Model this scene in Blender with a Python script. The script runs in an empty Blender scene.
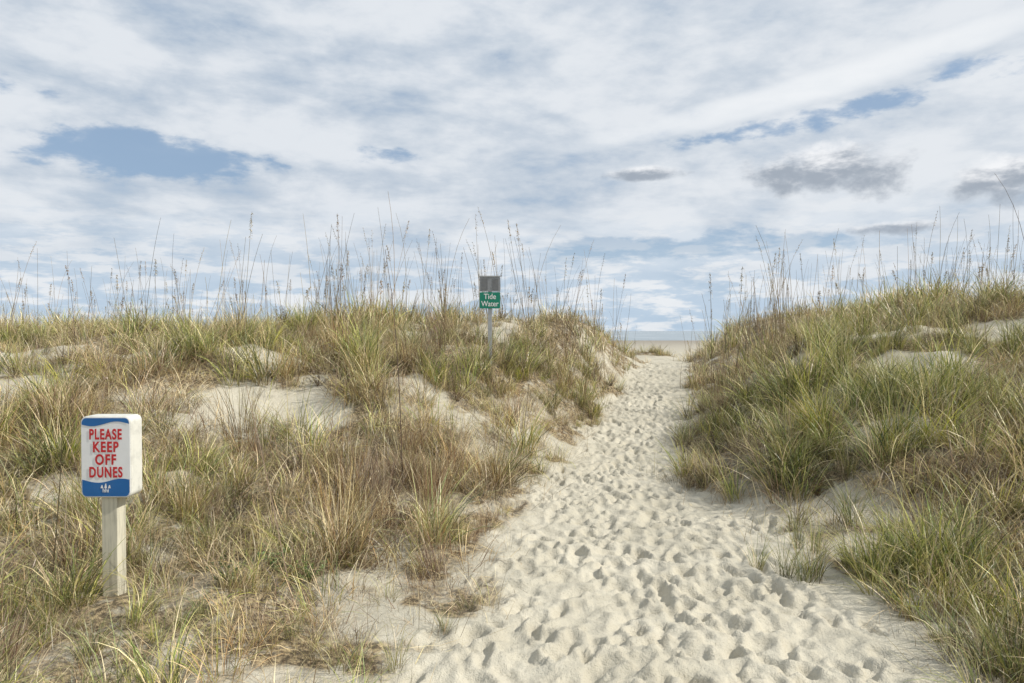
import bpy, math, numpy as np, bmesh
from mathutils import Vector
scene = bpy.context.scene
scene.view_settings.view_transform='Standard'
scene.view_settings.look='None'
scene.view_settings.exposure=0

# ------------------------------------------------------------ helpers
def sm(a,b,x):
    t=np.clip((np.asarray(x,float)-a)/(b-a),0,1); return t*t*(3-2*t)
_T=np.random.default_rng(3).random((256,256))
def vnoise(x,y):
    x=np.asarray(x,float); y=np.asarray(y,float)
    xi=np.floor(x).astype(int); yi=np.floor(y).astype(int)
    fx=x-xi; fy=y-yi; fx=fx*fx*(3-2*fx); fy=fy*fy*(3-2*fy)
    a=_T[xi&255,yi&255]; b=_T[(xi+1)&255,yi&255]; c=_T[xi&255,(yi+1)&255]; d=_T[(xi+1)&255,(yi+1)&255]
    return (a*(1-fx)+b*fx)*(1-fy)+(c*(1-fx)+d*fx)*fy
def fbm(x,y,o=4):
    s=0;amp=.5;t=0
    for i in range(o):
        s=s+amp*vnoise(x*2**i+17.3*i,y*2**i+9.1*i); t+=amp; amp*=.5
    return s/t
def link(o,parent=None):
    scene.collection.objects.link(o)
    if parent: o.parent=parent
    return o

# ------------------------------------------------------------ terrain function
LEy=[-5,3,4,5,5.75,6.8,9.1,12.7,17,20,30]; LEx=[-1.2,-.50,-.22,-.10,0.0,.2,.75,1.75,3.1,3.6,3.0]
REy=[-5,3,4,5,5.75,6.8,8,9.1,12.7,17,20,30]; REx=[2.4,2.2,2.2,2.12,1.98,1.8,2.1,2.5,3.6,4.5,5.2,8.0]
def LE(y): return np.interp(y,LEy,LEx)
def RE(y): return np.interp(y,REy,REx)
def edge_d(x,y):
    wob=(fbm(x*1.1+5,y*1.1+3,3)-.5)*.6
    return np.maximum(LE(y)-x,x-RE(y))+wob
def pathz(y):
    return .74*sm(7,18,y)-2.35*sm(18.5,42,y)-.5*sm(60,320,y)-1.6*sm(300,700,y)
def height(x,y):
    x=np.asarray(x,float); y=np.asarray(y,float)
    pz=pathz(y)
    d=edge_d(x,y)
    HL=1.45+.26*sm(-4.4,-2.2,x)
    y1=10.2+2.8*sm(-4.2,-2.2,x)
    y0=3.3+.6*sm(-4.2,-2.2,x)
    upL=sm(0,1,(y-y0)/(y1-y0))
    wL=1.7-.4*sm(8,12,y)
    sL=sm(-.2,1,d/wL)
    HR=1.50+.50*sm(4.8,8.5,x)
    upR=sm(2.4,11,y)
    sR=sm(-.1,1,d/1.9)
    left=(x<(LE(y)+RE(y))/2)
    top=np.where(left,HL*upL,HR*upR)*(1-.06*sm(13,18,y))
    lump=(fbm(x*.75+3,y*.75,3)-.5)*.50*sm(3.5,7,y)+(fbm(x*2.3,y*2.3+8,3)-.5)*.16
    top=top+.03+lump
    top=top+.22*np.exp(-((x+2.9)/1.1)**2-((y-9.0)/1.0)**2)
    back=sm(18,38,y)
    top=top*(1-back)+pz*back
    s=np.where(left,sL,sR)*(1-sm(30,60,y))
    z=pz*(1-s)+top*s
    z=z+.34*np.exp(-((x-4.4)/1.0)**2-((y-22.5)/1.4)**2)
    z=z+(1-s)*((fbm(x*1.3,y*1.3,3)-.5)*.09+(fbm(x*5,y*5,2)-.5)*.035)*(1-sm(25,60,y))
    return z
# x,y,rx,ry,strength
SANDP=[(-2.75,7.7,.85,.6,.94),(-3.3,8.8,.6,.4,.88),(-5.6,7.4,.8,.35,.88),(-.45,11.8,.6,.55,.95),(4.7,8.2,.75,.5,.95),(5.7,9.6,.7,.5,.92),(-.85,3.0,.3,.25,.7),(-1.0,4.3,.2,.15,.6),(3.4,6.2,.4,.25,.8),(2.6,4.9,.45,.28,.85),(-.5,3.7,.22,.25,.7),(-3.6,5.6,.4,.22,.7),(-6.2,9.2,.7,.35,.85),(6.9,9.3,.7,.35,.85),(-1.3,8.3,.4,.3,.8),(2.65,3.9,.3,.25,.7),(3.0,5.5,.3,.2,.7),(-4.4,9.0,.5,.25,.8),(.25,9.3,.35,.3,.6)]
def vegmask(x,y,clump=True):
    d=edge_d(x,y)
    n=fbm(x*1.7+40,y*1.7,3)
    m=sm(-.12,.28,d+(n-.5)*.6+.16*sm(6.5,8,y))
    for cx,cy,rx,ry,st in SANDP:
        q=((x-cx)/rx)**2+((y-cy)/ry)**2+(fbm(x*2.5,y*2.5,2)-.5)*2.2
        m=m*(1-st*(1-sm(.5,1.6,q)))
    nz=fbm(x*1.3+11,y*1.3+70,3)+.12*(1-sm(-1.6,-1.1,x))*(1-sm(4,5,y))
    m=m*(.42+.58*sm(.32,.49,nz))
    if clump:
        m=m*(.34+.82*sm(.35,.56,fbm(x*3.6+1,y*3.6+7,2)))
    hum=np.exp(-((x-4.4)/.9)**2-((y-22.5)/1.2)**2)
    m=np.maximum(m*(1-sm(26,33,y)),sm(.3,.6,hum))
    return np.clip(m,0,1)

# ------------------------------------------------------------ ground sheet
def lines(segs):
    out=[segs[0][0]]
    for a,b,s0,s1 in segs:
        p=a
        while p<b-1e-6:
            t=(p-a)/(b-a); p+=s0*(s1/s0)**t; out.append(min(p,b))
    return np.array(sorted(set(np.round(out,5))))
xp=lines([(-.9,2.7,.018,.018),(2.7,5,.024,.05),(5,20,.07,.6),(20,3000,.7,400)])
xn=-lines([(.9,3,.03,.06),(3,20,.07,.6),(20,3000,.7,400)])[::-1]
xs=np.unique(np.concatenate([xn,xp]))
ys=lines([(-40,1.5,5,.2),(1.5,2.5,.1,.025),(2.5,8,.018,.025),(8,20,.027,.09),(20,45,.1,.8),(45,6000,1,500)])
X,Y=np.meshgrid(xs,ys)
Z=height(X,Y)
fp=np.zeros_like(Z)
rf=np.random.default_rng(11)
def stamp(cx,cy,ang,a,b,dep,rim):
    r=a*2.0
    i0,i1=np.searchsorted(ys,[cy-r,cy+r]); j0,j1=np.searchsorted(xs,[cx-r,cx+r])
    if i1-i0<3 or j1-j0<3: return
    xx=X[i0:i1,j0:j1]-cx; yy=Y[i0:i1,j0:j1]-cy
    u=xx*math.sin(ang)+yy*math.cos(ang); v=xx*math.cos(ang)-yy*math.sin(ang)
    q=np.sqrt((u/a)**2+(v/(b*(1+.3*u/a)))**2)+(fbm(xx*16+cx*50,yy*16+cy*31,2)-.5)*1.0
    prof=-dep*(1-sm(.3,1.15,q))+dep*rim*np.exp(-((q-1.3)/.32)**2)*(1+.6*u/a)
    w=1-sm(.5,1.1,q)
    fp[i0:i1,j0:j1]=fp[i0:i1,j0:j1]*(1-.55*w)+prof
for k in range(2600):
    cy=2.2+16*rf.random()**1.35
    l,r=LE(cy),RE(cy)
    c=(l+r)/2; hw=(r-l)/2
    cx=c+np.clip(rf.normal(-.08,.50),-1.05,1.05)*hw
    tang=math.atan2(float((LE(cy+.5)+RE(cy+.5)-LE(cy-.5)-RE(cy-.5))/2),1.0)
    stamp(cx,cy,tang+rf.normal(0,.7),rf.uniform(.05,.15),rf.uniform(.03,.06),.006+.034*rf.random()**1.5,rf.uniform(.1,.6))
onp=1-sm(-.1,.35,edge_d(X,Y))
Z=Z+np.clip(fp,-.055,.028)+onp*((fbm(X*9+3,Y*9,3)-.5)*.032)*(1-sm(14,20,Y))
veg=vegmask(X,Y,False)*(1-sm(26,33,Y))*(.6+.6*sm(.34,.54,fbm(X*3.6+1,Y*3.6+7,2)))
ny,nx=X.shape
me=bpy.data.meshes.new('ground')
me.vertices.add(nx*ny)
me.vertices.foreach_set('co',np.stack([X,Y,Z],-1).astype(np.float32).ravel())
idx=np.arange(nx*ny).reshape(ny,nx)
q=np.stack([idx[:-1,:-1],idx[:-1,1:],idx[1:,1:],idx[1:,:-1]],-1).reshape(-1,4)
nf=len(q)
me.loops.add(nf*4); me.loops.foreach_set('vertex_index',q.ravel().astype(np.int32))
me.polygons.add(nf); me.polygons.foreach_set('loop_start',(np.arange(nf)*4).astype(np.int32))
me.update(calc_edges=True)
me.polygons.foreach_set('use_smooth',np.ones(nf,bool))
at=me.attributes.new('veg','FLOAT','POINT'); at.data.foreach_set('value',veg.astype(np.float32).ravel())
ground=link(bpy.data.objects.new('sand_ground',me))

# ------------------------------------------------------------ node helper
class NT:
    def __init__(s,nt): s.t=nt
    def n(s,t,**k):
        nd=s.t.nodes.new(t)
        for a,b in k.items(): setattr(nd,a,b)
        return nd
    def c(s,v,sock):
        if hasattr(v,'is_output'): s.t.links.new(v,sock)
        else: sock.default_value=v
    def m(s,op,a,b=0.,c=None):
        nd=s.n('ShaderNodeMath',operation=op); s.c(a,nd.inputs[0]); s.c(b,nd.inputs[1])
        if c is not None: s.c(c,nd.inputs[2])
        return nd.outputs[0]
    def ss(s,v,a,b,lo=0.,hi=1.):
        nd=s.n('ShaderNodeMapRange',interpolation_type='SMOOTHSTEP'); s.c(v,nd.inputs[0])
        for i,k in enumerate((a,b,lo,hi)): nd.inputs[i+1].default_value=k
        return nd.outputs[0]
    def noise(s,vec,scale,detail=4,rough=.5,dist=0.):
        nd=s.n('ShaderNodeTexNoise'); 
        if vec is not None: s.c(vec,nd.inputs['Vector'])
        nd.inputs['Scale'].default_value=scale; nd.inputs['Detail'].default_value=detail
        nd.inputs['Roughness'].default_value=rough; nd.inputs['Distortion'].default_value=dist
        return nd.outputs[0]
    def mix(s,f,a,b,mode='MIX'):
        nd=s.n('ShaderNodeMix',data_type='RGBA',blend_type=mode); s.c(f,nd.inputs[0])
        s.c(a if hasattr(a,'is_output') else (*a,1),nd.inputs[6]); s.c(b if hasattr(b,'is_output') else (*b,1),nd.inputs[7])
        return nd.outputs[2]
    def xyz(s,x,y,z):
        nd=s.n('ShaderNodeCombineXYZ'); s.c(x,nd.inputs[0]); s.c(y,nd.inputs[1]); s.c(z,nd.inputs[2]); return nd.outputs[0]
def newmat(name):
    m=bpy.data.materials.new(name); m.use_nodes=True
    return m,NT(m.node_tree),m.node_tree.nodes['Principled BSDF']

# sand
m,N,b=newmat('sand')
pos=N.n('ShaderNodeNewGeometry').outputs['Position']
vg=N.n('ShaderNodeAttribute',attribute_name='veg').outputs['Fac']
n1=N.noise(pos,1.2,2,.6); n2=N.noise(pos,9,3,.65); n3=N.noise(pos,160,1,.7); n4=N.noise(pos,28,3,.7)
col=N.mix(N.ss(n1,.3,.7),(.475,.44,.35),(.56,.52,.42))
col=N.mix(N.ss(n2,.35,.75,0,.4),col,(.40,.36,.275))
col=N.mix(N.ss(n3,.60,.72,0,.5),col,(.24,.20,.145))
th=N.mix(N.ss(n4,.40,.64),(.070,.050,.028),(.38,.29,.165))  # dark and pale litter; dark tone also paints shade within grass clumps
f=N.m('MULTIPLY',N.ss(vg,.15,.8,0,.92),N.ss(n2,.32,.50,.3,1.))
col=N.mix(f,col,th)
sep=N.n('ShaderNodeSeparateXYZ'); N.c(pos,sep.inputs[0])
wet=N.ss(sep.outputs[1],40,240,0,.9)
col=N.mix(wet,col,(.27,.24,.20))
N.c(col,b.inputs['Base Color']); b.inputs['Roughness'].default_value=.95
b.inputs['Specular IOR Level'].default_value=.15
bu=N.n('ShaderNodeBump'); bu.inputs['Strength'].default_value=.75; bu.inputs['Distance'].default_value=.014
hh=N.m('ADD',N.m('MULTIPLY',n3,.35),N.m('MULTIPLY',n4,1.3))
N.c(hh,bu.inputs['Height']); N.c(bu.outputs[0],b.inputs['Normal'])
me.materials.append(m)

# sea
sm_=bpy.data.meshes.new('sea'); sm_.from_pydata([(-9000,255,-2.02),(9000,255,-2.02),(9000,12000,-2.02),(-9000,12000,-2.02)],[],[(0,1,2,3)])
m,N,b=newmat('sea_water')
pos=N.n('ShaderNodeNewGeometry').outputs['Position']
mp=N.n('ShaderNodeMapping'); N.c(pos,mp.inputs[0]); mp.inputs['Scale'].default_value=(.02,.12,1)
w=N.noise(mp.outputs[0],1,4,.6)
N.c(N.mix(N.ss(w,.54,.66),(.22,.27,.30),(.75,.78,.8)),b.inputs['Base Color']); b.inputs['Roughness'].default_value=.35
bu=N.n('ShaderNodeBump'); bu.inputs['Strength'].default_value=.6; bu.inputs['Distance'].default_value=.5; N.c(w,bu.inputs['Height']); N.c(bu.outputs[0],b.inputs['Normal'])
sm_.materials.append(m); link(bpy.data.objects.new('sea',sm_))

# ------------------------------------------------------------ vegetation sources
m,N,b=newmat('grass_blade')
ca=N.n('ShaderNodeAttribute',attribute_name='Col').outputs['Color']
rnd=N.n('ShaderNodeAttribute',attribute_name='tint').outputs['Fac']
hs=N.n('ShaderNodeHueSaturation'); N.c(ca,hs.inputs['Color'])
N.c(N.m('MULTIPLY_ADD',rnd,.040,.480),hs.inputs['Hue'])
N.c(N.m('MULTIPLY_ADD',N.m('FRACT',N.m('MULTIPLY',rnd,7.31)),.80,.62),hs.inputs['Value'])
N.c(N.m('MULTIPLY_ADD',N.m('FRACT',N.m('MULTIPLY',rnd,3.77)),.30,.84),hs.inputs['Saturation'])
cc=hs.outputs[0]
df=N.n('ShaderNodeBsdfDiffuse'); N.c(cc,df.inputs[0])
tr=N.n('ShaderNodeBsdfTranslucent'); N.c(cc,tr.inputs[0])
gl=N.n('ShaderNodeBsdfGlossy'); gl.inputs['Roughness'].default_value=.42; gl.inputs[0].default_value=(.9,.9,.85,1)
mx=N.n('ShaderNodeMixShader'); mx.inputs[0].default_value=.18
N.c(df.outputs[0],mx.inputs[1]); N.c(tr.outputs[0],mx.inputs[2])
mx2=N.n('ShaderNodeMixShader'); mx2.inputs[0].default_value=.05
N.c(mx.outputs[0],mx2.inputs[1]); N.c(gl.outputs[0],mx2.inputs[2])
N.c(mx2.outputs[0],m.node_tree.nodes['Material Output'].inputs[0])
m.node_tree.nodes.remove(b)
GM=m

GREEN=(.20,.255,.058); YG=(.46,.44,.125); STRAW=(.76,.63,.37); TAN=(.52,.38,.20); BROWN=(.14,.088,.048); GREY=(.32,.27,.20); DKG=(.06,.085,.025); RUST=(.33,.195,.095)
def mesh_from(name,V,F,C):
    me=bpy.data.meshes.new(name); me.from_pydata(V.reshape(-1,3).tolist(),[],F)
    a=me.color_attributes.new('Col','FLOAT_COLOR','POINT')
    C=np.concatenate([C.reshape(-1,3),np.ones((C.size//3,1))],1)
    a.data.foreach_set('color',C.astype(np.float32).ravel())
    me.materials.append(GM); return me
def blades(rng,n,rad,L,lean,curv,w,pal,wts,segs=5,tip=STRAW,tipf=.5,bias=(0,0)):
    az=rng.random(n)*2*np.pi; br=rad*np.sqrt(rng.random(n)); ba=az+rng.normal(0,.9,n)
    Ln=rng.uniform(L[0],L[1],n); th0=np.abs(rng.normal(0,lean,n))+.04; cv=rng.uniform(curv[0],curv[1],n)
    P=np.stack([br*np.cos(ba),br*np.sin(ba),np.full(n,-.03)],-1)
    wa=az+rng.normal(0,.7,n); W=np.stack([-np.sin(wa),np.cos(wa),np.zeros(n)],-1)
    prof=np.interp(np.linspace(0,1,segs+1),[0,.2,.6,.85,1],[.75,1,.8,.4,.06])
    wd=w*rng.uniform(.6,1.25,n)
    V=np.zeros((n,segs+1,2,3)); C=np.zeros((n,segs+1,2,3))
    pal=np.array(pal); base=pal[rng.choice(len(pal),n,p=np.array(wts)/sum(wts))]*rng.uniform(.6,1.25,(n,1))
    tf=rng.random(n)*tipf
    for k in range(segs+1):
        t=k/segs
        V[:,k,0]=P-W*(wd*prof[k]/2)[:,None]; V[:,k,1]=P+W*(wd*prof[k]/2)[:,None]
        f=(tf*sm(.45,1,t))[:,None]
        g=.65*(1-sm(0,.45,t))          # blade bases mixed towards brown, painting in the shade inside tufts
        c=base*(1-f)+np.array(tip)*f; c=c*(1-g)+np.array(BROWN)*g
        C[:,k,0]=c; C[:,k,1]=c
        th=np.minimum(th0+cv*(t**1.2),2.6)
        D=np.stack([np.sin(th)*np.cos(az)+bias[0]*t,np.sin(th)*np.sin(az)+bias[1]*t,np.cos(th)],-1)
        P=P+D*(Ln/segs)[:,None]
    i=np.arange(n)[:,None]*(segs+1)*2+np.arange(segs)[None]*2
    F=np.stack([i,i+1,i+3,i+2],-1).reshape(-1,4).tolist()
    return V,F,C
def stalk(rng,L,lean,curv,r,col,head=0,az=None,headcol=TAN,taper=.45,segs=8):
    az=rng.random()*6.28 if az is None else az
    P=np.array([0,0,-.03]); V=[];F=[];C=[]
    path=[]
    for k in range(segs+1):
        t=k/segs; th=lean+curv*t**2.2
        rr=r*(1-(1-taper)*t)
        path.append(P.copy())
        for j in range(3):
            a=j*2.094; V.append(P+rr*np.array([math.cos(a),math.sin(a),0])); C.append(col)
        P=P+L/segs*np.array([math.sin(th)*math.cos(az),math.sin(th)*math.sin(az),math.cos(th)])
    for k in range(segs):
        for j in range(3):
            a=k*3+j; bq=k*3+(j+1)%3; F.append((a,bq,bq+3,a+3))
    path=np.array(path)
    for h in range(head):
        t=rng.uniform(.80,1.0)*segs; i=min(int(t),segs-1); p=path[i]+(path[i+1]-path[i])*(t-i)
        a2=rng.random()*6.28; drop=rng.uniform(-.5,1.0); out=rng.uniform(.008,.032)*(1.15-(t/segs-.80)*3)
        q=p+np.array([math.cos(a2)*out,math.sin(a2)*out,out*drop])
        ln=rng.uniform(.016,.028); dn=np.array([math.cos(a2)*.4,math.sin(a2)*.4,-.75])*ln
        sd=np.array([-math.sin(a2),math.cos(a2),0])*ln*.25
        o=len(V); V+= [p,q+sd,q+dn,q-sd]; F.append((o,o+1,o+2,o+3)); cc=np.array(headcol)*rng.uniform(.7,1.2); C+=[cc]*4
    return np.array(V),F,np.array(C,float)
def combine(parts):
    V=[];F=[];C=[];o=0
    for v,f,c in parts:
        v=v.reshape(-1,3); V.append(v); C.append(c.reshape(-1,3)); F+= [tuple(int(i)+o for i in ff) for ff in f]; o+=len(v)
    return np.concatenate(V),F,np.concatenate(C)
def coll(name,meshes):
    c=bpy.data.collections.new(name)
    for i,mm in enumerate(meshes): c.objects.link(bpy.data.objects.new('%s_%02d'%(name,i),mm))
    return c
def off(p,dx,dy):
    v,f,c=p; return v+np.array([dx,dy,0]),f,c
rg=np.random.default_rng(21)
PG=([GREEN,YG,STRAW,DKG],[.34,.35,.21,.10]); PM=([GREEN,YG,STRAW,TAN,GREY],[.12,.22,.37,.19,.10]); PS=([STRAW,TAN,BROWN,GREY,YG],[.36,.28,.17,.13,.06]); PD=([BROWN,TAN,GREY,STRAW],[.50,.21,.17,.12]); PR=([RUST,TAN,BROWN,STRAW],[.33,.28,.22,.17])
def make(lod):
    f=1.0 if lod==0 else .42; ww=1.0 if lod==0 else 1.9; sg=5 if lod==0 else 3
    return dict(
     green=[mesh_from('green_tuft',*blades(rg,int(58*f),.11,(.26,.74),.36,(.3,1.8),.0068*ww,*PG,segs=sg,bias=(-.08,0))) for i in range(4)],
     mixed=[mesh_from('mixed_tuft',*blades(rg,int(58*f),.14,(.2,.60),.52,(.4,2.1),.0058*ww,*PM,segs=sg,tipf=.9,bias=(-.08,0))) for i in range(4)],
     straw=[mesh_from('straw_tuft',*blades(rg,int(58*f),.15,(.18,.5),.68,(.5,2.1),.0052*ww,*PS,segs=sg,bias=(-.06,0))) for i in range(4)],
     mat=[mesh_from('dead_mat',*blades(rg,int(80*f),.24,(.12,.42),1.0,(.2,1.4),.0048*ww,*PD,segs=4 if lod==0 else 2,tipf=.2)) for i in range(4)],
     broom=[mesh_from('broom_tuft',*blades(rg,int(85*f),.13,(.35,.78),.24,(.1,.8),.0042*ww,*PR,segs=sg,tipf=.5)) for i in range(3)])
S0=make(0); S1=make(1)
oats=[]
for i in range(9):
    ps=[]
    for k in range(rg.integers(1,4)):
        L=rg.uniform(.6,1.95)
        ps.append(off(stalk(rg,L,abs(rg.normal(.04,.08)),rg.uniform(.02,.55),.0044,np.array(TAN)*rg.uniform(.28,.7),head=int(rg.integers(10,44)) if rg.random()<.42 else 0,headcol=np.array(TAN)*.6),rg.normal(0,.10),rg.normal(0,.10)))
    oats.append(mesh_from('oat_stalks',*combine(ps)))
def shrub(rng,n,h,leafc,ls=.018):
    ps=[];V=[];F=[];C=[]
    for k in range(n):
        st=stalk(rng,rng.uniform(.5,1)*h,rng.uniform(.1,.9),rng.uniform(0,.5),.0022,np.array(BROWN),az=rng.random()*6.28,segs=5)
        ps.append(st)
        path=st[0].reshape(-1,3,3).mean(1)
        for q_ in range(22):
            t=rng.uniform(.25,1)*5; i=min(int(t),4); p=path[i]+(path[i+1]-path[i])*(t-i)
            a=rng.random()*6.28; e=rng.uniform(-.2,1.1); d=np.array([math.cos(a)*math.cos(e),math.sin(a)*math.cos(e),math.sin(e)])
            s=np.cross(d,[0,0,1.]); s/= (np.linalg.norm(s)+1e-6); l=ls*rng.uniform(.7,1.5)
            o=len(V); V+=[p,p+d*l*.5+s*l*.28,p+d*l,p+d*l*.5-s*l*.28]; F.append((o,o+1,o+2,o+3)); C+=[np.array(leafc)*rng.uniform(.6,1.5)]*4
    ps.append((np.array(V),F,np.array(C)))
    return mesh_from('shrub',*combine(ps))
shrubs=[shrub(rg,18,.30,(.11,.17,.045),.022) for i in range(3)]+[shrub(rg,26,.32,(.15,.11,.065),.016) for i in range(3)]
litter=[mesh_from('litter',*blades(rg,22,.28,(.06,.28),1.5,(0,.2),.004,[STRAW,TAN,BROWN,GREY],[.25,.3,.3,.15],segs=3)) for i in range(3)]

def scatter(name,collection,pts,rot,scl,idxs,parent=None):
    me=bpy.data.meshes.new(name); n=len(pts)
    me.vertices.add(n); me.vertices.foreach_set('co',np.asarray(pts,np.float32).ravel())
    a=me.attributes.new('rot','FLOAT_VECTOR','POINT'); a.data.foreach_set('vector',np.asarray(rot,np.float32).ravel())
    a=me.attributes.new('scl','FLOAT_VECTOR','POINT'); a.data.foreach_set('vector',np.asarray(scl,np.float32).ravel())
    a=me.attributes.new('idx','INT','POINT'); a.data.foreach_set('value',np.asarray(idxs,np.int32))
    a=me.attributes.new('tint','FLOAT','POINT'); a.data.foreach_set('value',np.random.default_rng(n).random(n).astype(np.float32))
    o=link(bpy.data.objects.new(name,me),parent)
    g=bpy.data.node_groups.new(name,'GeometryNodeTree')
    g.interface.new_socket('Geometry',in_out='INPUT',socket_type='NodeSocketGeometry')
    g.interface.new_socket('Geometry',in_out='OUTPUT',socket_type='NodeSocketGeometry')
    gi=g.nodes.new('NodeGroupInput'); go=g.nodes.new('NodeGroupOutput')
    iop=g.nodes.new('GeometryNodeInstanceOnPoints'); ci=g.nodes.new('GeometryNodeCollectionInfo')
    ci.inputs[0].default_value=collection; ci.inputs['Separate Children'].default_value=True; ci.inputs['Reset Children'].default_value=True
    def na(nm,t):
        q=g.nodes.new('GeometryNodeInputNamedAttribute'); q.data_type=t; q.inputs[0].default_value=nm
        return [s for s in q.outputs if s.enabled and s.name=='Attribute'][0]
    L=g.links.new
    L(gi.outputs[0],iop.inputs['Points']); L(ci.outputs[0],iop.inputs['Instance'])
    iop.inputs['Pick Instance'].default_value=True
    L(na('idx','INT'),iop.inputs['Instance Index'])
    e=g.nodes.new('FunctionNodeEulerToRotation'); L(na('rot','FLOAT_VECTOR'),e.inputs[0]); L(e.outputs[0],iop.inputs['Rotation'])
    L(na('scl','FLOAT_VECTOR'),iop.inputs['Scale'])
    rl=g.nodes.new('GeometryNodeRealizeInstances'); L(iop.outputs[0],rl.inputs[0]); L(rl.outputs[0],go.inputs[0])
    md=o.modifiers.new('scatter','NODES'); md.node_group=g
    return o

rs=np.random.default_rng(5)
def cand(x0,x1,y0,y1,dens):
    n=int((x1-x0)*(y1-y0)*dens)
    return rs.uniform(x0,x1,n),rs.uniform(y0,y1,n)
regs=[cand(-9,9,1.4,7,72),cand(-12,13,7,14,46),cand(-16,17,14,24,8),cand(-30,-12,3,24,4),cand(13,30,3,24,4),cand(-8,8,-3,1.4,6),cand(-26,26,24,32,2.5),cand(3.3,5.4,21.3,23.9,18)]
x=np.concatenate([r[0] for r in regs]); y=np.concatenate([r[1] for r in regs])
reg=np.concatenate([np.full(len(r[0]),k) for k,r in enumerate(regs)])
keep=rs.random(len(x))<vegmask(x,y)
keep&=~((np.abs(x)>.78*y+1.5)&(reg<=2)&(rs.random(len(x))<.7))
keep&=~((np.hypot(x+2.38,y-4.06)<.10))
keep&=~((np.abs(x/y+.585)<.035)&(y>2.9)&(y<3.95)&(rs.random(len(x))<.5))
keep&=~(np.hypot(x,y)<1.6)
x,y,reg=x[keep],y[keep],reg[keep]
z=height(x,y); n=len(x)
d=edge_d(x,y)
nz=fbm(x*.8+90,y*.8+33,3); nz2=fbm(x*2.1+9,y*2.1+3,2)
left=x<(LE(y)+RE(y))/2
gr=np.where(left,.19,.50)+(nz-.5)*2.2+(nz2-.5)*1.6
gr=gr+.32*np.where(left,sm(9,12,y),0)+.30*np.where(left,1-sm(3.6,4.6,y),0)
gr=gr+.30*np.where(left,1-sm(.2,1.2,d),0)*sm(6,8,y)
gr=gr-.35*np.exp(-((x+1.6)/1.6)**2-((y-6.2)/1.6)**2)*left
u=rs.random(n)
g=np.clip(gr,0.02,1.0)
kind=np.where(u<g*.66,0,np.where(u<g*.66+.24,1,np.where(u<g*.66+.24+(1-g)*.38,2,3)))
rz=(np.exp(-((x+.80)/.5)**2-((y-5.9)/.9)**2)*.55+.08*sm(.5,.6,nz))*left
kind=np.where(rs.random(n)<rz,4,kind)
names=['green','mixed','straw','mat','broom']
objn={0:'green_dune_grass',1:'mixed_dune_grass',2:'straw_dune_grass',3:'dead_grass_thatch',4:'broom_grass'}
lod=(y>11)|(reg>=3)
for k in range(5):
    for lv in (0,1):
        s_=(kind==k)&(lod==bool(lv)); nn=s_.sum()
        if nn==0: continue
        src=(S1 if lv else S0)[names[k]]
        xx,yy=x[s_],y[s_]
        sc=rs.uniform(.45,1.2,nn)*(.50+.90*fbm(xx*1.7+7,yy*1.7,2))
        sc=sc*np.where((reg[s_]>=3)&(reg[s_]<7),1.7,np.where(reg[s_]==2,1.15,1.0))*(1-.35*(1-sm(.0,.5,d[s_])))
        sc=sc*(1-.30*np.exp(-((xx+2.2)/.6)**2-((yy-3.6)/.6)**2))
        sc=sc*np.where(left[s_],1-.28*(1-sm(3.4,5.2,yy)),1+.10*(1-sm(4,5.5,yy)))*np.where(left[s_],1-.12*sm(8,10,yy),1)
        rot=np.stack([rs.normal(0,.16,nn),rs.normal(0,.16,nn),rs.random(nn)*6.28],-1)
        scl=np.stack([sc,sc,sc*rs.uniform(.8,1.15,nn)],-1)
        scatter(objn[k],coll(names[k]+'_tuft%d'%lv,src),np.stack([xx,yy,z[s_]],-1),rot,scl,rs.integers(0,len(src),nn))
# isolated tufts out on the sand at the right
iso=[(1.82,4.25,.6),(1.9,4.32,.75),(1.76,4.38,.6),(1.64,4.55,.45),(2.45,3.75,.8),(2.5,3.6,.6),(2.3,4.6,.6),(2.2,4.9,.6),(2.4,3.4,.6),(2.55,3.3,.95),(2.66,3.45,1.0),(-.35,3.6,.35),(-.55,3.2,.4),(2.6,4.3,.8),(2.7,3.9,.95),(2.0,4.5,.5),(2.1,5.0,.55)]
ix=np.array([i[0] for i in iso]); iy=np.array([i[1] for i in iso]); isc=np.array([i[2] for i in iso])
scatter('beach_grass_clump',coll('clump_tuft',S0['green'][:3]),np.stack([ix,iy,height(ix,iy)],-1),np.stack([0*ix,0*ix,rs.random(len(ix))*6.28],-1),np.stack([isc*.8,isc*.8,isc],-1),rs.integers(0,3,len(ix)))
# sea oats
xx,yy=cand(-13,14,3.5,17,13.0)
w=vegmask(xx,yy)*(.07+.93*sm(8.5,11,yy))*(.06+.94*sm(.41,.58,fbm(xx*1.0,yy*1.0+5,3)))*np.where(xx<-.28*yy,.6,1)
k_=rs.random(len(xx))<w
xx,yy=xx[k_],yy[k_]; nn=len(xx); sc=rs.uniform(.5,1.2,nn)
scatter('sea_oats',coll('oats_stalk',oats),np.stack([xx,yy,height(xx,yy)],-1),np.stack([rs.normal(0,.10,nn),rs.normal(0,.10,nn),rs.random(nn)*6.28],-1),np.stack([sc]*3,-1),rs.integers(0,9,nn))
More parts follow.
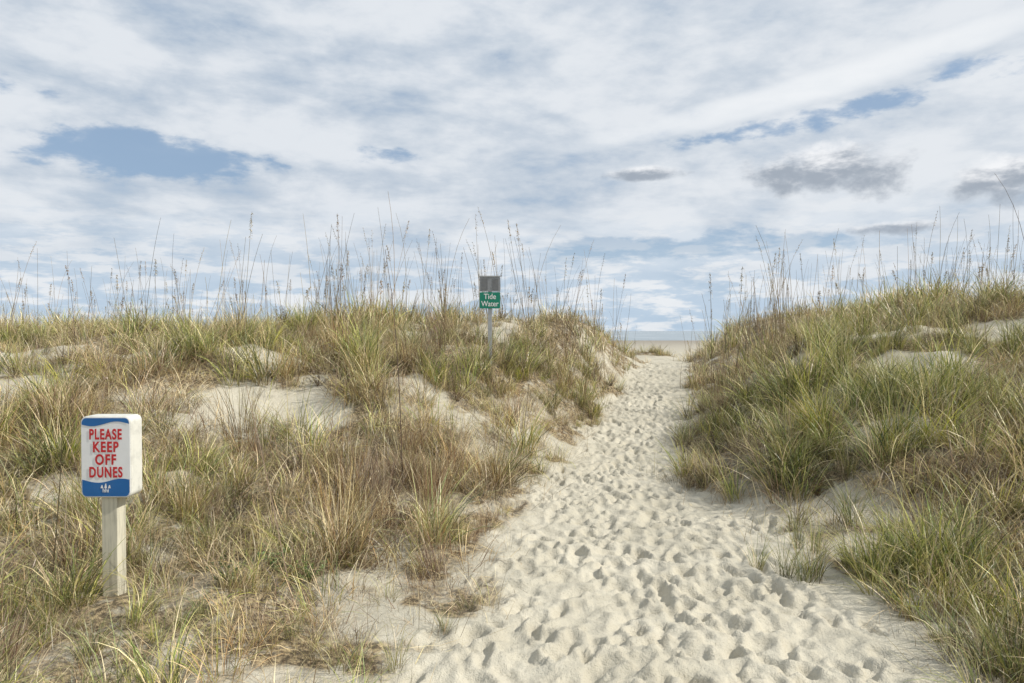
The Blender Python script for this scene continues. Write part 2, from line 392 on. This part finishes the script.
# shrubs
xx,yy=cand(-10,10,4.6,14,2.2)
k_=rs.random(len(xx))<vegmask(xx,yy)*.8*(.25+.75*(xx<0)); xx,yy=xx[k_],yy[k_]
ex=np.array([-1.75,-1.5,-1.25]); ey=np.array([4.15,4.3,4.2])
ids=np.concatenate([rs.choice(6,len(xx),p=[.04,.04,.04,.30,.29,.29]),rs.integers(0,3,3)]); xx=np.concatenate([xx,ex]); yy=np.concatenate([yy,ey]); nn=len(xx)
sc=rs.uniform(.6,1.1,nn); sc[-3:]=.7
scatter('dune_shrub',coll('shrub_plant',shrubs),np.stack([xx,yy,height(xx,yy)],-1),np.stack([0*xx,0*xx,rs.random(nn)*6.28],-1),np.stack([sc]*3,-1),ids)
# litter
xx,yy=cand(-5,6,2.4,14,22)
dd=edge_d(xx,yy); k_=rs.random(len(xx))<np.exp(-((dd-.05)/.25)**2)*.85+.5*(dd>.2)*(1-vegmask(xx,yy)); xx,yy=xx[k_],yy[k_]; nn=len(xx); sc=rs.uniform(.5,1.1,nn)
scatter('straw_litter',coll('litter_bits',litter),np.stack([xx,yy,height(xx,yy)+.03*sc],-1),np.stack([0*xx,0*xx,rs.random(nn)*6.28],-1),np.stack([sc]*3,-1),rs.integers(0,3,nn))
# long dead stalks
ps=[]
def lone(px,py,L,lean,curv,az,col=TAN,head=0,r=.004):
    v,f,c=stalk(rg,L,lean,curv,r,np.array(col),head=head,az=az,segs=12); v=v+np.array([px,py,float(height(px,py))]); ps.append((v,f,c))
lone(-.98,6.1,2.15,.03,.16,3.0,BROWN,8,.0055)
lone(-1.25,3.9,1.35,.22,.05,2.9,TAN)
lone(-1.75,6.5,1.3,.08,.1,.3,TAN); lone(-.62,6.0,1.0,.15,.2,.2,TAN)
lone(-3.3,5.4,1.2,.05,.2,1.,TAN,30); lone(-1.9,8.0,1.55,.02,.2,3.3,TAN,30); lone(-5.5,8.6,1.2,.03,.2,3.3,BROWN,20)
me2=mesh_from('dead_stalks',*combine(ps)); link(bpy.data.objects.new('dead_stalk_group',me2))

# ------------------------------------------------------------ signs
def pm(name,col,rough=.5,var=.12,scale=18,metal=0,streak=False,dirt=(.25,.22,.17)):
    m,N,b=newmat(name)
    tc=N.n('ShaderNodeTexCoord').outputs['Object']
    mp=N.n('ShaderNodeMapping'); N.c(tc,mp.inputs[0]); mp.inputs['Scale'].default_value=(1,1,.08) if streak else (1,1,1)
    nn=N.noise(mp.outputs[0],scale,6,.65)
    n2=N.noise(tc,5,5,.6)
    c=N.mix(N.ss(nn,.42,.72,0,var*2.2),col,tuple(k*.55 for k in col))
    c=N.mix(N.ss(n2,.5,.75,0,var),c,dirt)
    N.c(c,b.inputs['Base Color']); b.inputs['Roughness'].default_value=rough; b.inputs['Metallic'].default_value=metal
    bu=N.n('ShaderNodeBump'); bu.inputs['Strength'].default_value=.25; bu.inputs['Distance'].default_value=.003; N.c(nn,bu.inputs['Height']); N.c(bu.outputs[0],b.inputs['Normal'])
    return m
MW=pm('sign_white',(.82,.82,.81),.45,.04); MS=pm('sign_box_side',(.68,.67,.60),.5,.18)
MB=pm('sign_blue',(.012,.13,.38),.4,.08); MR=pm('sign_red',(.55,.02,.025),.5,.04); MG=pm('sign_green',(.0,.21,.13),.4,.06)
MP=pm('post_wood',(.62,.58,.45),.8,.32,60,streak=True,dirt=(.30,.31,.20)); MA=pm('galvanised',(.42,.43,.43),.5,.15,metal=.2)
MGY=pm('sign_grey',(.27,.28,.29),.55,.35,30); MGD=pm('sign_grey_dark',(.17,.175,.18),.6,.2)
def obj(name,V,F,mat,parent,smooth=False,bevel=0):
    me=bpy.data.meshes.new(name); me.from_pydata(V,[],F); me.update(); me.materials.append(mat)
    o=link(bpy.data.objects.new(name,me),parent)
    if bevel:
        bv=o.modifiers.new('b','BEVEL'); bv.width=bevel; bv.segments=3; bv.limit_method='ANGLE'; bv.angle_limit=math.radians(50)
    return o
def rrect(w,h,r,n=7):
    pts=[]
    for cx,cz,a0 in ((w/2-r,h/2-r,0),(-w/2+r,h/2-r,90),(-w/2+r,-h/2+r,180),(w/2-r,-h/2+r,270)):
        for i in range(n+1):
            a=math.radians(a0+90*i/n); pts.append((cx+r*math.cos(a),cz+r*math.sin(a)))
    return pts
def slab(name,pts,y0,y1,z,mat,parent,bevel=0,x=0):
    n=len(pts); V=[(x+p[0],y0,z+p[1]) for p in pts]+[(x+p[0],y1,z+p[1]) for p in pts]
    F=[tuple(range(n))[::1],tuple(range(2*n-1,n-1,-1))]+[(i,i+n,(i+1)%n+n,(i+1)%n) for i in range(n)]
    o=obj(name,V,F,mat,parent,bevel=bevel)
    bm=bmesh.new(); bm.from_mesh(o.data); bmesh.ops.recalc_face_normals(bm,faces=bm.faces); bm.to_mesh(o.data); bm.free()
    return o
def text(name,body,size,x,y,z,sx,mat,parent,offset=.0,sp=1.0):
    cu=bpy.data.curves.new(name,'FONT'); cu.body=body; cu.size=size; cu.align_x='CENTER'; cu.align_y='CENTER'; cu.offset=offset; cu.extrude=.0004; cu.space_character=sp
    cu.materials.append(mat)
    o=link(bpy.data.objects.new(name,cu),parent); o.location=(x,y,z); o.rotation_euler=(math.pi/2,0,0); o.scale=(sx,1,1); return o
S=link(bpy.data.objects.new('keep_off_dunes_sign',None)); S.location=(-2.385,4.06,0)
W_,H_=.297,.480; zc=.858
slab('sign_box',rrect(W_,H_,.035),-.06,.06,zc,MS,S,bevel=.006)
fw,fh=W_-.012,H_-.012
slab('face_panel',rrect(fw,fh,.030),-.0635,-.0600,zc,MW,S)
def band(name,top,parent):
    r=.026; w=fw-.008; h=fh-.008; n=48; V=[]
    for i in range(n+1):
        x_=-w/2+w*i/n; t=i/n
        e=max(0,abs(x_)-(w/2-r)); rb=h/2-r+math.sqrt(max(0,r*r-e*e))
        if top:
            a=rb; b_=min(h/2-.034-.014*math.sin(t*2*math.pi*.95+.3),a)
        else:
            a=-rb; b_=-h/2+.092+.012*math.sin(t*2*math.pi+2.6)
        V+= [(x_,-.0655,zc+a),(x_,-.0655,zc+b_)]
    F=[(2*i,2*i+1,2*i+3,2*i+2) for i in range(n)]
    return obj(name,V,F,MB,parent)
band('blue_wave_top',True,S); band('blue_wave_bottom',False,S)
for i,(t,sx) in enumerate((('PLEASE',.64),('KEEP',.74),('OFF',.76),('DUNES',.66))):
    text('lettering_%d'%(i+1),t,.084,0,-.0660,zc+.132-.0745*i,sx,MR,S,.0026,1.18)
text('emblem_lettering','hhi',.034,0,-.0672,zc-.196,.9,MW,S,.0004)
V=[];F=[]
for k,xk in enumerate((-.022,0,.022)):
    o=len(V); hgt=.03 if k==1 else .02
    V+=[(xk-.008,-.0672,zc-.182),(xk+.008,-.0672,zc-.182),(xk+.003,-.0672,zc-.182+hgt),(xk-.003,-.0672,zc-.182+hgt*.8)]; F.append((o,o+1,o+2,o+3))
obj('emblem',V,F,MW,S)
pw=.046
slab('wood_post',[(-pw,-.5),(pw,-.5),(pw,.62),(-pw,.62)],-pw,pw,0,MP,S,bevel=.004,x=.008)
tx,ty=-.306,9.5; tz=float(height(tx,ty))
T=link(bpy.data.objects.new('tide_water_sign',None)); T.location=(tx,ty,0)
slab('metal_post',rrect(.055,2.30-(tz-.3),.012,3),-.02,.02,(tz-.3+2.30)/2,MA,T)
slab('green_panel',rrect(.285,.225,.015),-.034,-.028,2.022,MG,T)
slab('grey_panel',rrect(.285,.205,.012),-.034,-.028,2.245,MGY,T)
text('tide_lettering','Tide',.105,0,-.0350,2.072,.9,MW,T,.001)
text('water_lettering','Water',.105,0,-.0350,1.972,.85,MW,T,.001)
for k,xk in enumerate((-.075,.075)):
    slab('grey_inset_%d'%k,rrect(.085,.15,.006,3),-.0365,-.0345,2.245,MGD,T,x=xk)
slab('cap_rail',rrect(.30,.014,.004,3),-.040,-.020,2.356,MA,T)

# ------------------------------------------------------------ sun + world
sd=Vector((.80,-.12,.72)).normalized()
L=bpy.data.lights.new('sun','SUN'); L.energy=4.3; L.angle=math.radians(1.0); L.color=(1,.96,.885)
so=link(bpy.data.objects.new('sun',L)); so.rotation_euler=sd.to_track_quat('Z','Y').to_euler(); so.location=(10,-5,12)
w=bpy.data.worlds.new('World'); scene.world=w; w.use_nodes=True
w.cycles.sampling_method='NONE'
N=NT(w.node_tree); bg=w.node_tree.nodes['Background']
sky=N.n('ShaderNodeTexSky',sky_type='NISHITA'); sky.sun_disc=False
sky.sun_elevation=math.asin(sd.z); sky.sun_rotation=math.atan2(sd.x,sd.y)
gen=N.n('ShaderNodeTexCoord').outputs['Generated']
sp=N.n('ShaderNodeSeparateXYZ'); N.c(gen,sp.inputs[0]); dx,dy,dz=sp.outputs
zz=N.m('ADD',N.m('MAXIMUM',dz,0.),.13)
px=N.m('DIVIDE',dx,zz); py=N.m('DIVIDE',dy,zz)
P2=N.xyz(N.m('MULTIPLY_ADD',py,.18,N.m('MULTIPLY',px,.75)),N.m('MULTIPLY_ADD',px,-.30,py),3.)
P3=N.xyz(dx,dy,N.m('MULTIPLY',dz,2.4))
fine=N.noise(P2,1.7,6,.56,.3)
puff=N.noise(P3,7.5,6,.55,.15)
bill=N.noise(P3,26,4,.6)
az=N.m('ARCTAN2',dx,dy); el=N.m('ARCSINE',dz)
dn2=N.m('ADD',N.m('MULTIPLY',puff,.5),N.m('MULTIPLY',bill,.5))
def blob(a,e,wa,we,tilt=0.,k=2.6,lo=.55,hi=1.35):
    da=N.m('SUBTRACT',az,a); de=N.m('SUBTRACT',el,e)
    if tilt: de=N.m('SUBTRACT',de,N.m('MULTIPLY',da,tilt))
    r=N.m('ADD',N.m('POWER',N.m('DIVIDE',da,wa),2.),N.m('POWER',N.m('DIVIDE',de,we),2.))
    r=N.m('ADD',r,N.m('MULTIPLY',N.m('SUBTRACT',dn2,.5),k))
    return N.ss(r,lo,hi,1.,0.),de
n=N.m('ADD',N.m('MULTIPLY',fine,.45),N.m('ADD',N.m('MULTIPLY',puff,.47),N.m('MULTIPLY',bill,.08)))
blue=None
for a,e,wa,we,tl in ((-.50,.228,.15,.026,.05),(.25,.118,.20,.018,0),(.40,.275,.13,.013,.10),(-.20,.245,.06,.012,0),(.62,.30,.06,.015,0),(-.66,.27,.06,.018,0)):
    bm_,_=blob(a,e,wa,we,tl,6.5,-.3,2.4); blue=bm_ if blue is None else N.m('MAXIMUM',blue,bm_)
cover=N.ss(N.m('SUBTRACT',n,N.m('MULTIPLY',blue,.15)),.32,.46,.15,1.)
bright=N.ss(N.m('ADD',N.m('MULTIPLY',puff,.52),N.m('ADD',N.m('MULTIPLY',fine,.38),N.m('MULTIPLY',bill,.10))),.41,.59)
K=10
cl=N.mix(bright,(.50*K,.58*K,.68*K),(.76*K,.80*K,.85*K))
side=N.ss(az,-.5,.7); cl=N.mix(N.m('MULTIPLY',side,.22),cl,(.88*K,.90*K,.92*K))
streak,_=blob(.42,.315,.30,.018,.16,2.6,.2,1.6)
cl=N.mix(N.m('MULTIPLY',streak,.65),cl,(.92*K,.94*K,.96*K))
skyc=N.mix(.6,sky.outputs[0],(.30*K,.45*K,.66*K))
col=N.mix(cover,skyc,cl)
P4=N.xyz(dx,dy,N.m('MULTIPLY',dz,4.2))
row=N.noise(P4,12,5,.62,.1)
hz=N.mix(N.ss(row,.44,.58),(.49*K,.62*K,.76*K),(.84*K,.87*K,.90*K))
haze=N.ss(el,.02,.20,.85,0.)
col=N.mix(haze,col,hz)
P5=N.xyz(dx,dy,N.m('MULTIPLY',dz,1.4))
lump=N.noise(P5,15,5,.58)
dn2=lump
for a,e,wa,we in ((.440,.207,.110,.040),(.63,.174,.090,.030),(.20,.222,.06,.011),(.52,.130,.07,.010)):
    mk,de=blob(a,e,wa,we,0,3.8,.1,1.15)
    sh=N.ss(N.m('ADD',N.m('DIVIDE',de,we),N.m('MULTIPLY',N.m('SUBTRACT',bill,.5),2.6)),-.15,.95)
    cc=N.mix(sh,(.35*K,.40*K,.47*K),(.93*K,.94*K,.96*K))
    col=N.mix(N.m('MULTIPLY',mk,.92),col,cc)
N.c(col,bg.inputs[0]); bg.inputs[1].default_value=.10

# ------------------------------------------------------------ camera
cd=bpy.data.cameras.new('camera'); cd.lens=24; cd.sensor_width=36; cd.clip_end=20000; cd.clip_start=.05
cam=link(bpy.data.objects.new('camera',cd)); cam.location=(0,0,1.6); cam.rotation_euler=(math.radians(90-.9),0,0)
scene.camera=cam
print('terrain',nx*ny,'tufts',len(x),'near',int((~lod).sum()),'tz',tz)
